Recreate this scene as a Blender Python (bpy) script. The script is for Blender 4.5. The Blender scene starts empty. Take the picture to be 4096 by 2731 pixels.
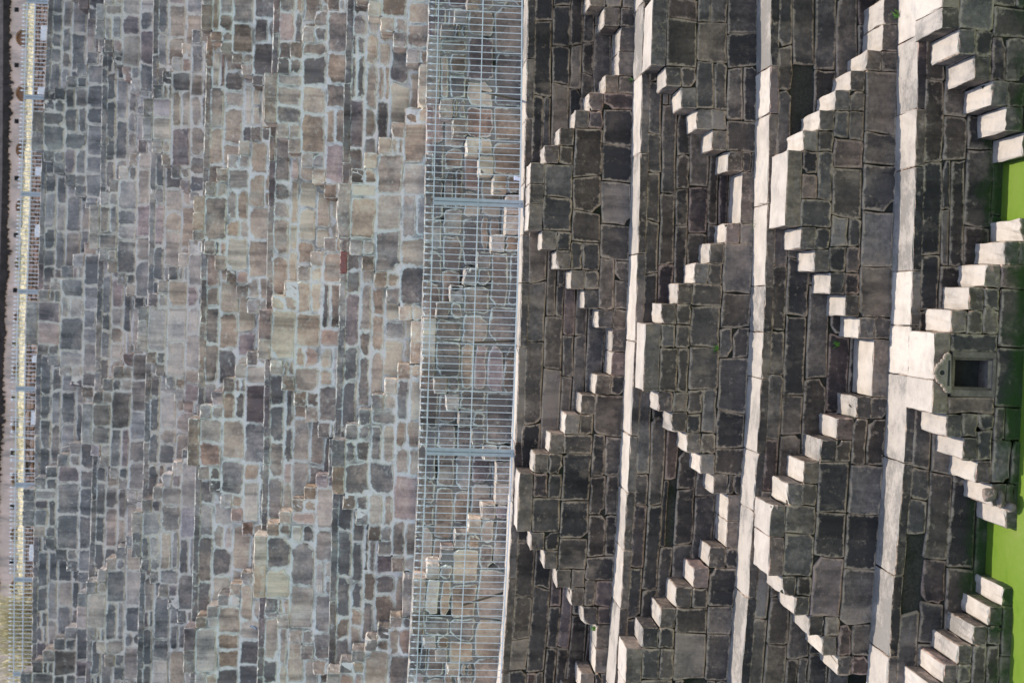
import bpy, bmesh, math, random
import numpy as np
from mathutils import Vector, Matrix
random.seed(7)
rng = np.random.default_rng(7)
scene = bpy.context.scene
COL = scene.collection

# ---------------------------------------------------------------- camera
# portrait photograph shown lying on its side: world "up" is the left of the picture
PW, PH, FPX = 4096.0, 2731.0, 5500.0
def _n(v):
    v = np.array(v, float); return v/np.linalg.norm(v)
YA = _n((1545-1365.5, 1670-2048, FPX))              # world +Y seen by the upright camera (right, down, forward)
_s = .0335
_w = -(YA[0]+_s*YA[1])/YA[2]
XA = _n((1, _s, _w))
DA = np.cross(YA, XA)                                # downwards candidate
ZA = -DA if DA[1] > 0 else DA
if ZA[1] > 0: ZA = -ZA
def ray(x, y):
    d = np.array((PH-y-1365.5, x-2048.0, FPX))
    return np.array((XA@d, YA@d, ZA@d))
_r = ray(4012, 750)*21.17/ray(4012, 750)[1]
_r2 = ray(3940, 2200)*21.17/ray(3940, 2200)[1]
EYE = -(_r[2]+_r2[2])/2                              # the water lies at z = 0
def P(x, y, Y):
    d = ray(x, y); d = d*(Y/d[1])
    return d[0], d[2]+EYE                            # world X and Z on the plane Y
def proj(X, Y, Z):
    c = XA*X+YA*Y+ZA*(Z-EYE)
    return c[1]/c[2]*FPX+2048, PH-(c[0]/c[2]*FPX+1365.5)
rt = Vector((XA[0], YA[0], ZA[0])); dn = Vector((XA[1], YA[1], ZA[1])); fw = Vector((XA[2], YA[2], ZA[2]))
cam = bpy.data.cameras.new('camera'); co = bpy.data.objects.new('camera', cam); COL.objects.link(co)
M = Matrix((dn, rt, -fw)).transposed().to_4x4(); M.translation = Vector((0, 0, EYE))
co.matrix_world = M
cam.sensor_width = 36; cam.lens = FPX/PW*36; cam.clip_end = 2000; cam.clip_start = .1
scene.camera = co
cam.dof.use_dof = True; cam.dof.focus_distance = 24; cam.dof.aperture_fstop = .9

# ---------------------------------------------------------------- light
SUN = Vector((.22, .16, 1)).normalized()
w = bpy.data.worlds.new('World'); scene.world = w; w.use_nodes = True
nt = w.node_tree; nt.nodes.clear()
sky = nt.nodes.new('ShaderNodeTexSky'); sky.sky_type = 'NISHITA'; sky.sun_disc = False
sky.sun_elevation = math.asin(SUN.z); sky.sun_rotation = math.atan2(SUN.x, SUN.y)
bg = nt.nodes.new('ShaderNodeBackground'); bg.inputs[1].default_value = .15
wo = nt.nodes.new('ShaderNodeOutputWorld')
nt.links.new(sky.outputs[0], bg.inputs[0]); nt.links.new(bg.outputs[0], wo.inputs[0])
sl = bpy.data.lights.new('sun', 'SUN'); sl.energy = 2.7; sl.angle = math.radians(.5); sl.color = (1, .95, .87)
so = bpy.data.objects.new('sun', sl); COL.objects.link(so)
so.rotation_euler = SUN.to_track_quat('Z', 'Y').to_euler(); so.location = (0, 20, 40)
scene.view_settings.view_transform = 'Standard'; scene.view_settings.look = 'None'
scene.view_settings.exposure = 1.17; scene.view_settings.gamma = 1

# ---------------------------------------------------------------- materials
class NT:
    def __init__(s, name):
        s.m = bpy.data.materials.new(name); s.m.use_nodes = True
        s.t = s.m.node_tree; s.t.nodes.clear()
        s.out = s.n('ShaderNodeOutputMaterial'); s.b = s.n('ShaderNodeBsdfPrincipled')
        s.t.links.new(s.b.outputs[0], s.out.inputs[0])
        s.tc = s.n('ShaderNodeNewGeometry')
    def n(s, k): return s.t.nodes.new(k)
    def L(s, a, b): s.t.links.new(a, b)
    def val(s, sock, v):
        if hasattr(v, 'is_output'): s.L(v, sock)
        else: sock.default_value = v
    def noise(s, scale=(1, 1, 1), sc=1.0, det=4, rough=.55):
        mp = s.n('ShaderNodeMapping'); mp.inputs['Scale'].default_value = scale
        s.L(s.tc.outputs['Position'], mp.inputs[0])
        no = s.n('ShaderNodeTexNoise'); no.inputs['Scale'].default_value = sc
        no.inputs['Detail'].default_value = det; no.inputs['Roughness'].default_value = rough
        s.L(mp.outputs[0], no.inputs[0]); return no.outputs[0]
    def ramp(s, fac, stops):
        r = s.n('ShaderNodeValToRGB'); e = r.color_ramp.elements
        while len(e) < len(stops): e.new(.5)
        for el, (p, c) in zip(e, stops):
            el.position = p; el.color = (*c, 1) if len(c) == 3 else c
        s.val(r.inputs[0], fac); return r.outputs[0]
    def mix(s, fac, a, b, mode='MIX'):
        m = s.n('ShaderNodeMix'); m.data_type = 'RGBA'; m.blend_type = mode
        s.val(m.inputs[0], fac)
        for i, v in ((6, a), (7, b)):
            if hasattr(v, 'is_output'): s.L(v, m.inputs[i])
            else: m.inputs[i].default_value = (*v, 1)
        return m.outputs[2]
    def math(s, op, a, b=0.0, clamp=False):
        m = s.n('ShaderNodeMath'); m.operation = op; m.use_clamp = clamp
        s.val(m.inputs[0], a); s.val(m.inputs[1], b); return m.outputs[0]
    def mr(s, v, a, b, c=0.0, d=1.0):
        m = s.n('ShaderNodeMapRange'); s.val(m.inputs[0], v)
        for i, q in enumerate((a, b, c, d)): m.inputs[i+1].default_value = q
        return m.outputs[0]
    def attr(s, name):
        a = s.n('ShaderNodeAttribute'); a.attribute_name = name
        sp = s.n('ShaderNodeSeparateColor'); s.L(a.outputs['Color'], sp.inputs[0])
        return sp.outputs[0], sp.outputs[1], sp.outputs[2], a.outputs['Alpha']
    def bump(s, h, strength=.4, dist=.02):
        b = s.n('ShaderNodeBump'); b.inputs['Strength'].default_value = strength; b.inputs['Distance'].default_value = dist
        s.L(h, b.inputs['Height']); s.L(b.outputs[0], s.b.inputs['Normal'])
    def fin(s, col, rough=.9, spec=.2):
        s.val(s.b.inputs['Base Color'], col if hasattr(col, 'is_output') else (*col, 1))
        s.val(s.b.inputs['Roughness'], rough); s.b.inputs['Specular IOR Level'].default_value = spec
        return s.m

def stone_mat(name, grey, tan, edge, edge_amt, streak, moss=False, gain=1.05):
    wb = (1.085*gain, (.95 if moss else .965)*gain, .90*gain)
    grey, tan = [[tuple(min(.85, a*b) for a, b in zip(c, wb)) for c in q] for q in (grey, tan)]; edge = tuple(min(.8, a*b) for a, b in zip(edge, wb))
    t = NT(name); tone, eg, hue, fl = t.attr('col')
    n1 = t.noise((1, 1, 1), 2.2, 6, .6); n2 = t.noise((1, 1, 1), 14, 5, .65); n3 = t.noise((2.4, 1, .16), 1.5, 5, .6)
    n4 = t.noise((1, 1, 1), 60, 3, .6)
    tt = t.math('ADD', tone, t.mr(n1, .3, .7, -.3, .3))
    tt = t.math('ADD', tt, t.mr(n2, .3, .7, -.16, .16), True)
    g = t.ramp(tt, [(0, grey[0]), (.5, grey[1]), (1, grey[2])])
    b = t.ramp(tt, [(0, tan[0]), (.5, tan[1]), (1, tan[2])])
    c = t.mix(t.math('ADD', hue, t.mr(n1, .35, .65, -.2, .2), True), g, b)
    c = t.mix(t.math('MULTIPLY', t.mr(n3, .48, .66), streak), c, t.mix(1.0, c, (.33, .34, .35), 'MULTIPLY'))
    c = t.mix(t.mr(n4, .62, .74, 0, .5), c, t.mix(1.0, c, (.45, .43, .42), 'MULTIPLY'))       # pits
    n5 = t.noise((1, 1, 1), 5.5, 5, .7)
    e = t.math('ADD', t.math('ADD', eg, t.mr(n2, .25, .75, -.45, .45)), t.mr(n5, .3, .7, -.55, .55))
    e = t.math('MULTIPLY', t.mr(e, .35, 1.05), edge_amt)
    e = t.math('MAXIMUM', e, t.mr(t.noise((1, 1, .6), 1.3, 8, .68),   .56, .72, 0, (.6 if moss else .42)*edge_amt))
    c = t.mix(e, c, edge)
    c = t.mix(t.mr(fl, .455, .47, 0, .5), c, t.mix(1.0, c, (.98, .80, .88), 'MULTIPLY'))      # purplish blocks
    n6 = t.noise((1.2, 1, .45), .55, 7, .62)
    c = t.mix(t.mr(n6, .51, .64, 0, .95*streak), c, t.mix(1.0, c, (.36, .37, .38), 'MULTIPLY'))   # soot and lichen blotches
    c = t.mix(t.mr(fl, .9, .95), c, t.mix(t.mr(n2, .35, .7), (.36, .12, .09), (.24, .15, .13)))   # red paint
    if moss:
        sep = t.n('ShaderNodeSeparateXYZ'); t.L(t.tc.outputs['Position'], sep.inputs[0])
        m = t.math('SUBTRACT', t.mr(sep.outputs[2], .55, .08, 0, 1.5), t.mr(n1, .3, .7, 0, 1.2), True)
        c = t.mix(t.math('MULTIPLY', m, .85), c, (.025, .055, .008))
    t.bump(t.math('ADD', n2, t.math('MULTIPLY', n4, .5)), .8, .035)
    return t.fin(c, .92, .15)

DARK = stone_mat('dark_weathered_stone', [(.030, .0285, .0275), (.064, .059, .055), (.15, .136, .122)],
                 [(.036, .030, .025), (.080, .065, .051), (.19, .152, .115)], (.26, .215, .16), .9, .6, True, 1.58)
TANM = stone_mat('relaid_tan_stone', [(.14, .135, .13), (.33, .31, .285), (.55, .51, .46)],
                 [(.2, .145, .10), (.44, .33, .235), (.64, .51, .38)], (.66, .59, .52), .9, .7, False, 1.38)
GREYM = stone_mat('weathered_grey_stone', [(.13, .135, .135), (.27, .265, .26), (.46, .44, .42)],
                  [(.2, .155, .12), (.40, .32, .245), (.58, .48, .38)], (.62, .55, .49), .9, .7, False, 1.36)

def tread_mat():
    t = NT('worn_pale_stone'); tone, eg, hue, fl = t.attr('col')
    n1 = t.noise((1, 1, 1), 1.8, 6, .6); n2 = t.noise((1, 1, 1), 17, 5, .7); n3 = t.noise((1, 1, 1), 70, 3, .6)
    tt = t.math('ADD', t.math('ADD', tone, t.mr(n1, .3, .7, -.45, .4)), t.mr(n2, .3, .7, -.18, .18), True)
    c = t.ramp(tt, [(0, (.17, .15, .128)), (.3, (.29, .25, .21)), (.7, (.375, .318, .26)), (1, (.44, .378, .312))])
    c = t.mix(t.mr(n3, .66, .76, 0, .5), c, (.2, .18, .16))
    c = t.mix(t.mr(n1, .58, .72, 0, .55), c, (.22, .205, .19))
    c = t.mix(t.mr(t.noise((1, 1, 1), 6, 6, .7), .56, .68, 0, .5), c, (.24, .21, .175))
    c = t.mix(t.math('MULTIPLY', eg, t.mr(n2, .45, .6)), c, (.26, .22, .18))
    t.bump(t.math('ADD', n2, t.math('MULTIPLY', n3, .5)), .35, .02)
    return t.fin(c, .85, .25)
TREAD = tread_mat()

def mortar_mat(name, a, b, green=.0, dark=(.1, .1, .1)):
    t = NT(name); n1 = t.noise((1, 1, 1), 1.6, 6, .6); n2 = t.noise((1, 1, 1), 25, 5, .7)
    c = t.mix(t.mr(n2, .3, .7), a, b)
    c = t.mix(t.mr(n1, .52, .66), c, dark)
    if green: c = t.mix(t.mr(t.noise((1, 1, 1), 4.5, 4, .6), .55, .7, 0, green), c, (.045, .075, .02))
    t.bump(n2, .6, .03)
    return t.fin(c, .95, .1)
GAP = mortar_mat('dark_mossy_joint', (.022, .021, .017), (.07, .06, .048), .25, (.015, .018, .01))
LIME = mortar_mat('pale_lime_mortar', (.74, .65, .56), (.88, .80, .70), .3, (.30, .27, .23))
OLDJ = mortar_mat('patchy_old_mortar', (.17, .15, .13), (.34, .30, .26), .3, (.02, .02, .016))
LIMEG = mortar_mat('greyish_lime_mortar', (.62, .525, .44), (.80, .69, .59), .2, (.28, .245, .21))

def plain(name, col, rough=.6, var=.15, sc=12, metal=0.0, spec=.4):
    t = NT(name); n = t.noise((1, 1, 1), sc, 4, .6)
    c = t.mix(t.mr(n, .3, .7), tuple(x*(1-var) for x in col), tuple(min(1, x*(1+var)) for x in col))
    t.b.inputs['Metallic'].default_value = metal
    return t.fin(c, rough, spec)
STEEL = plain('pale_painted_steel', (.64, .635, .63), .42, .08, 9)
STEELD = plain('grey_painted_steel', (.40, .405, .405), .45, .12, 7)
RUST = plain('dull_brown_steel', (.09, .08, .065), .7, .3, 14)

def water_mat():
    t = NT('algae_covered_water')
    n1 = t.noise((1, 1, 1), .5, 6, .6); n2 = t.noise((1, 1, 1), 9, 5, .7); n3 = t.noise((1, 1, 1), 45, 2, .6)
    c = t.ramp(t.math('ADD', n1, t.mr(n2, .3, .7, -.08, .08)), [(.25, (.06, .12, .008)), (.45, (.105, .165, .017)), (.6, (.125, .175, .026)), (.8, (.18, .19, .055))])
    c = t.mix(t.mr(n3, .68, .76, 0, .35), c, (.32, .36, .14))
    t.bump(n2, .08, .01)
    return t.fin(c, .35, .4)
WATER = water_mat()

# ---------------------------------------------------------------- builders
class MB:
    def __init__(s): s.v = []; s.f = []; s.c = []; s.m = []; s.nv = 0
    def add(s, v, f, c, m=0):
        o = s.nv; s.v.extend(v); s.nv += len(v)
        s.f.extend([tuple(i+o for i in q) for q in f])
        s.c.extend(c if isinstance(c, list) else [c]*len(v))
        s.m.extend(m if isinstance(m, list) else [m]*len(f))
    def box(s, x0, x1, y0, y1, z0, z1, m=0, c=(.5, 0, .3, 0)):
        v = [(x, y, z) for x in (x0, x1) for y in (y0, y1) for z in (z0, z1)]
        f = [(0, 1, 3, 2), (4, 6, 7, 5), (0, 4, 5, 1), (2, 3, 7, 6), (0, 2, 6, 4), (1, 5, 7, 3)]
        s.add(v, f, c, m)
    def bar(s, a, b, r, n=6, m=0, c=(.5, 0, .3, 0), r2=None):
        a = Vector(a); b = Vector(b); d = (b-a).normalized()
        u = d.orthogonal().normalized(); q = d.cross(u); r2 = r if r2 is None else r2
        v = [tuple(p+(u*math.cos(2*math.pi*i/n)+q*math.sin(2*math.pi*i/n))*rr) for p, rr in ((a, r), (b, r2)) for i in range(n)]
        f = [(i, (i+1) % n, n+(i+1) % n, n+i) for i in range(n)]+[tuple(range(n))[::-1], tuple(range(n, 2*n))]
        s.add(v, f, c, m)
    def build(s, name, mats, parent=None, smooth=False):
        me = bpy.data.meshes.new(name); me.from_pydata(s.v, [], s.f)
        for mt in (mats if isinstance(mats, (list, tuple)) else [mats]): me.materials.append(mt)
        a = me.attributes.new('col', 'FLOAT_COLOR', 'POINT')
        a.data.foreach_set('color', np.array(s.c, dtype=np.float32).ravel())
        me.polygons.foreach_set('material_index', s.m)
        if smooth: me.polygons.foreach_set('use_smooth', [True]*len(me.polygons))
        bm = bmesh.new(); bm.from_mesh(me); bmesh.ops.recalc_face_normals(bm, faces=bm.faces); bm.to_mesh(me); bm.free()
        me.update()
        o = bpy.data.objects.new(name, me); COL.objects.link(o)
        if parent: o.parent = parent
        return o

def thing(name, label, cat, group=None, loc=(0, 0, 0)):
    o = bpy.data.objects.new(name, None); COL.objects.link(o); o.location = loc
    o.empty_display_size = .2
    return tag(o, label, cat, group)
def tag(o, label, cat, group=None):
    o['label'] = label; o['category'] = cat
    if group: o['group'] = group
    return o
def reparent(root):
    """children were built in world space: keep them there although the Empty stands at the thing's base"""
    for ch in root.children:
        ch.matrix_parent_inverse = Matrix.Translation(-root.location)

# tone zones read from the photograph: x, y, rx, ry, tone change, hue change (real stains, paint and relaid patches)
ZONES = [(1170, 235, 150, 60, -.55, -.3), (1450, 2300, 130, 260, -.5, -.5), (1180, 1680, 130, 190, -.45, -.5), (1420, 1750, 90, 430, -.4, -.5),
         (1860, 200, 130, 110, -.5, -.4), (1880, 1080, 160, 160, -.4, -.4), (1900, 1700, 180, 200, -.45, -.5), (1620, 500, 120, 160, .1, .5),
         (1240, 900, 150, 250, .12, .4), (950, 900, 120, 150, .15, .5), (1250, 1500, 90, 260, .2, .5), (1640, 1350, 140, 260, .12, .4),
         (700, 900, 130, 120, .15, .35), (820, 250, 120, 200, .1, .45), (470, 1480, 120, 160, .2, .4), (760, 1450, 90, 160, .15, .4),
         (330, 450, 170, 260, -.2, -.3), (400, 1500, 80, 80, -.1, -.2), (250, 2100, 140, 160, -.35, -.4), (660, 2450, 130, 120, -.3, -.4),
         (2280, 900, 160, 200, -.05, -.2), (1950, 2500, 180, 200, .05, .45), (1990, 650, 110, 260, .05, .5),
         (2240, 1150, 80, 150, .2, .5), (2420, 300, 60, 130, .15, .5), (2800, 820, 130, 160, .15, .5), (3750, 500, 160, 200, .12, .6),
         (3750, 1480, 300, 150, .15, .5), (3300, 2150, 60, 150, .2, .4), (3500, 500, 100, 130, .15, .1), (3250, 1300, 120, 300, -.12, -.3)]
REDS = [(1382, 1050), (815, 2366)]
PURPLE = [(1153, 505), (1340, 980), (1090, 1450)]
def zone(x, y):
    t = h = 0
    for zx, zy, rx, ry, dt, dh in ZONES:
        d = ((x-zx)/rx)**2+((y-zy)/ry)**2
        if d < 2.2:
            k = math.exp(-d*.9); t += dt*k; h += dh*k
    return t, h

UNIT = None
def outline(w_, h_, r, brk=0.0):
    A = []; B = []; Q = []
    for _ in range(4):
        k = random.uniform(.6, 1.5)*r; q = .3
        if random.random() < brk: k = random.uniform(.07, .17); q = .55
        A.append(min(k/w_*random.uniform(.8, 1.3), .32)); B.append(min(k/h_*random.uniform(.8, 1.3), .32)); Q.append(q)
    (a0, a1, a2, a3), (b0, b1, b2, b3), (q0, q1, q2, q3) = A, B, Q
    pts = [(a0, 0), (.35, 0), (.65, 0), (1-a1, 0), (1-q1*a1, q1*b1), (1, b1), (1, .5), (1, 1-b2), (1-q2*a2, 1-q2*b2), (1-a2, 1), (.65, 1), (.35, 1), (a3, 1),
           (q3*a3, 1-q3*b3), (0, 1-b3), (0, .5), (0, b0), (q0*a0, q0*b0)]
    return np.array(pts)
def stone(mb, quad, Y, g=.01, r=.03, dep=.07, jit=.007, edge=.05, pal=(.5, .22, .4, .25), proud=.012, m=0, brk=0.0):
    """one dressed block: quad = bl, br, tr, tl in (X, Z) on the plane Y"""
    bl, br, tr, tl = [np.array(q, float) for q in quad]
    w_ = (np.linalg.norm(br-bl)+np.linalg.norm(tr-tl))/2; h_ = (np.linalg.norm(tl-bl)+np.linalg.norm(tr-br))/2
    if w_ < .05 or h_ < .05: return
    g = min(g, .2*w_, .2*h_)
    uv = outline(w_-2*g, h_-2*g, r, brk)
    n = len(uv)
    cx, cz = (bl+br+tr+tl)/4
    def pos(uv, ins, j):
        s = ins/w_+(1-2*ins/w_)*uv[:, 0]; t = ins/h_+(1-2*ins/h_)*uv[:, 1]
        p = (1-s)[:, None]*(1-t)[:, None]*bl+s[:, None]*(1-t)[:, None]*br+s[:, None]*t[:, None]*tr+(1-s)[:, None]*t[:, None]*tl
        return p+j
    j = rng.normal(0, jit, (n, 2)).clip(-2*jit, 2*jit)
    yo = min(.001, random.gauss(0, proud)*.7-abs(random.gauss(0, proud))*.4)
    tx = random.gauss(0, .009); tz = random.gauss(0, .012)
    e2 = min(edge, .28*w_, .28*h_)
    rings = [(g, dep, 1), (g, .018, 1), (g+.012, 0, .95), (g+e2*.5, -.004, .6), (g+e2, -.007, 0)]
    v = []; c = []
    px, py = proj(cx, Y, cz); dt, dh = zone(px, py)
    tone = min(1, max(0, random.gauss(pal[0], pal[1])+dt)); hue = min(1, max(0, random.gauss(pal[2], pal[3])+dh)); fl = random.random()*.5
    if random.random() < .12: tone = max(0, tone-.34); hue *= .3
    for rx, ry in REDS:
        if abs(rx-px) < 26 and abs(ry-py) < 45: fl = 1
    for k, (ins, yy, ea) in enumerate(rings):
        p = pos(uv, ins, j*(1 if k < 4 else .4))
        for q in p:
            v.append((q[0], Y+yy+(yo+tx*(q[0]-cx)+tz*(q[1]-cz)+random.gauss(0, .003) if k else 0), q[1])); c.append((tone, ea, hue, fl))
    v.append((cx, Y-.008+yo, cz)); c.append((tone, 0, hue, fl))
    f = []
    for k in range(len(rings)-1):
        o = k*n
        f += [(o+i, o+(i+1) % n, o+n+(i+1) % n, o+n+i) for i in range(n)]
    o = (len(rings)-1)*n
    f += [(o+i, o+(i+1) % n, len(v)-1) for i in range(n)]
    mb.add(v, f, c, m)

def block(mb, x0, x1, y0, y1, z0, z1, r=.018, jit=.006, nx=5, ny=4, nz=3, pal=(.5, .2, .4, .2), chip=0.0, top=1, front=0, skew=0.0, tz=(0, 0)):
    """a solid stone with worn rounded arrises; y0 is the front; top faces carry the worn pale material"""
    def ax(a, b, n):
        r_ = min(r, (b-a)*.3)
        return np.concatenate(([a], np.linspace(a+r_, b-r_, n), [b])), r_
    xs, rx = ax(x0, x1, nx); ys, ry = ax(y0, y1, ny); zs, rz = ax(z0, z1, nz)
    idx = {}; v = []; c = []; f = []; m = []
    cx = (x0+x1)/2; cy = (y0+y1)/2; cz = (z0+z1)/2
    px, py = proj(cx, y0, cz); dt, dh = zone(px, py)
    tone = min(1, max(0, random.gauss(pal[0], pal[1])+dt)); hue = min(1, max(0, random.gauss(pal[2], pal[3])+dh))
    flg = random.random()*.5
    for rx_, ry_ in REDS:
        if abs(rx_-px) < 30 and abs(ry_-py) < 40 and (z1-z0) < .3: flg = 1
    cxs = random.choice((x0, x1)); chipr = random.uniform(.05, .14)*chip
    def vid(i, j, k):
        if (i, j, k) in idx: return idx[(i, j, k)]
        p = np.array((xs[i], ys[j], zs[k]))
        q = np.array((min(max(p[0], x0+rx), x1-rx), min(max(p[1], y0+ry), y1-ry), min(max(p[2], z0+rz), z1-rz)))
        d = p-q; L = np.linalg.norm(d)
        if L > 1e-9 and (abs(d) > 1e-9).sum() > 1: p = q+d/L*min(rx, ry, rz)
        p = p+rng.normal(0, jit, 3).clip(-2*jit, 2*jit)*(1 if j < len(ys)-1 else 0)
        if chip and j < 3 and k >= len(zs)-2:
            d2 = math.hypot(p[0]-cxs, (p[1]-y0))
            if d2 < chipr*2: p[2] -= (1-d2/(chipr*2))*chipr*.9; p[1] += (1-d2/(chipr*2))*chipr*.5
        u = (p[0]-x0)/(x1-x0)
        p[2] += tz[0]*(1-u)+tz[1]*u
        p[1] += skew*(u-.5)
        on = (i in (0, len(xs)-1))+(j in (0, len(ys)-1))+(k in (0, len(zs)-1))
        idx[(i, j, k)] = len(v); v.append(tuple(p)); c.append((tone, 1.0 if on > 1 else .15, hue, flg)); return idx[(i, j, k)]
    X, Yn, Z = len(xs)-1, len(ys)-1, len(zs)-1
    for i in range(X):
        for j in range(Yn):
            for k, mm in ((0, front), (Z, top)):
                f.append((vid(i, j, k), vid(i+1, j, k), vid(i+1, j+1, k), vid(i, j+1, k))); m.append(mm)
    for i in range(X):
        for k in range(Z):
            for j in (0, Yn):
                f.append((vid(i, j, k), vid(i+1, j, k), vid(i+1, j, k+1), vid(i, j, k+1))); m.append(front)
    for j in range(Yn):
        for k in range(Z):
            for i in (0, X):
                f.append((vid(i, j, k), vid(i, j+1, k), vid(i, j+1, k+1), vid(i, j, k+1))); m.append(front)
    mb.add(v, f, c, m)

def poly_prism(mb, pts, y0, y1, m=0, c=(.4, .5, .4, 0)):
    n = len(pts)
    v = [(x, y0, z) for x, z in pts]+[(x, y1, z) for x, z in pts]
    f = [tuple(range(n)), tuple(range(n, 2*n))[::-1]]+[(i, (i+1) % n, n+(i+1) % n, n+i) for i in range(n)]
    mb.add(v, f, c, m)

# ---------------------------------------------------------------- the tiers, top to bottom, measured in photo pixels
def lin(pts):
    xs = [p[0] for p in pts]; zs = [p[1] for p in pts]
    def f(X):
        if X <= xs[0]: return zs[0]+(zs[1]-zs[0])/(xs[1]-xs[0])*(X-xs[0])
        if X >= xs[-1]: return zs[-1]+(zs[-1]-zs[-2])/(xs[-1]-xs[-2])*(X-xs[-1])
        return float(np.interp(X, xs, zs))
    return f
def edge_line(pts, Y):
    return lin(sorted(P(x, y, Y) for x, y in pts))
# edge = [(x, y)...] of the tier's ledge edge; land/bott = (y0, y1, x)
T = [
 dict(n='U7', F=41.2, R=42.0, edge=[(192, 0), (163, 700), (143, 1500), (124, 2731)], land=[(-290, -140, 150), (444, 601, 128), (1204, 1376, 103), (1955, 2103, 92), (2690, 2850, 80)],
      bott=[(80, 210, 395), (835, 970, 385), (1590, 1725, 370), (2330, 2460, 352)]),
 dict(n='U6', F=39.1, R=39.9, edge=[(414, 0), (401, 740), (379, 1500), (346, 2600)], land=[(15, 155, 383), (820, 995, 357), (1612, 1775, 327), (2370, 2510, 308)],
      bott=[(-350, -230, 600), (425, 560, 592), (1235, 1365, 575), (2005, 2140, 545), (2770, 2900, 530)]),
 dict(n='U5', F=37.0, R=37.8, edge=[(614, 0), (597, 900), (577, 1700), (549, 2600)], land=[(-430, -270, 590), (392, 560, 572), (1225, 1405, 550), (2046, 2229, 527)],
      bott=[(-20, 120, 805), (820, 960, 795), (1655, 1795, 770), (2490, 2630, 742)]),
 dict(n='U4', F=34.9, R=35.7, edge=[(832, 0), (814, 610), (797, 1400), (760, 2600)], land=[(-75, 122, 806), (782, 960, 772), (1673, 1862, 752), (2510, 2690, 735)],
      bott=[(345, 508, 1048), (1255, 1405, 1032), (2141, 2290, 1010), (2960, 3100, 990)]),
 dict(n='U3', F=32.7, R=33.5, edge=[(1095, 0), (1076, 610), (1050, 1889), (1028, 2700)], land=[(292, 490, 1056), (1237, 1436, 1034), (2141, 2390, 1015)],
      bott=[(-180, -20, 1362), (795, 950, 1345), (1752, 1900, 1315), (2700, 2850, 1298)]),
 dict(n='U2', F=30.5, R=31.3, edge=[(1388, 0), (1374, 436), (1355, 1263), (1328, 1976), (1312, 2700)], land=[(-270, -60, 1372), (732, 954, 1348), (1758, 1976, 1328), (2690, 2900, 1305)],
      bott=[(255, 430, 1673), (1281, 1455, 1642), (2286, 2464, 1610)]),
 dict(n='U1', F=28.1, R=29.0, edge=[(1714, 0), (1691, 1171), (1668, 1994), (1630, 2731)], land=[(150, 392, 1706), (1273, 1505, 1688), (2313, 2540, 1648)],
      bott=[(-320, -130, 2035), (776, 940, 2023), (1845, 2017, 1984), (2810, 3000, 1930)]),
 dict(n='W1', F=25.9, R=26.8, edge=[(2112, 0), (2090, 1000), (2068, 1600), (2030, 2400), (2004, 2731)], land=[(-570, -300, 2124), (650, 920, 2116), (1890, 2125, 2072), (3070, 3300, 2020)],
      bott=[(107, 302, 2477), (1313, 1500, 2447), (2497, 2690, 2383)]),
 dict(n='W2', F=24.0, R=24.9, edge=[(2573, 0), (2558, 726), (2542, 1258), (2517, 1815), (2479, 2429), (2455, 2731)], land=[(-10, 262, 2606), (1293, 1563, 2579), (2589, 2860, 2500)],
      bott=[(-640, -430, 2980), (688, 893, 2964), (1977, 2188, 2907)]),
 dict(n='W3', F=22.07, R=23.07, edge=[(3083, 0), (3074, 609), (3048, 1432), (3020, 1907), (2990, 2400), (2961, 2731)], land=[(600, 905, 3144), (2018, 2302, 3075)],
      bott=[(-10, 203, 3531), (1357, 1586, 3489), (2700, 2930, 3397)]),
 dict(n='W4', F=20.13, R=21.17, edge=[(3672, 0), (3658, 754), (3640, 1330), (3612, 1878), (3574, 2313), (3546, 2731)], land=[(-210, 115, 3771), (1329, 1654, 3731), (2731, 3050, 3708)],
      bott=[(631, 876, 4150), (2116, 2348, 4075)]),
]
NS = 5
MARG = 1.6
TIERNAME = {'U7': 'topmost grey tier', 'U6': 'second tier below the upper railing', 'U5': 'third tier below the upper railing',
            'U4': 'fourth tier below the upper railing', 'U3': 'second tier above the spear tips', 'U2': 'tier just above the spear tips',
            'U1': 'tier behind the long railing', 'W1': 'first dark tier under the long railing', 'W2': 'second dark tier under the long railing',
            'W3': 'second tier above green water', 'W4': 'lowest tier in green water'}

def style(name):
    if name[0] == 'W':
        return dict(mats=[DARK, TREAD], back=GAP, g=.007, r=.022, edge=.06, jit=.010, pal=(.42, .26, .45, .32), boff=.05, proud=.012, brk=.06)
    if name in ('U1', 'U2', 'U3', 'U4'):
        pal = {'U1': (.32, .2, .55, .22), 'U2': (.50, .2, .66, .2), 'U3': (.52, .22, .6, .22), 'U4': (.48, .22, .5, .24)}[name]
        return dict(mats=[TANM, TREAD], back=LIME if name != 'U1' else OLDJ, g=.021, r=.05, edge=.05, jit=.014, pal=pal, brk=.12, boff=.016, proud=.014, miss=0)
    pal = {'U5': (.46, .22, .38, .24), 'U6': (.40, .2, .26, .22), 'U7': (.36, .18, .18, .2)}[name]
    return dict(mats=[GREYM, TREAD], back=LIMEG, g=.019, r=.045, edge=.05, jit=.013, pal=pal, brk=.1, boff=.016, proud=.012, miss=0)

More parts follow.
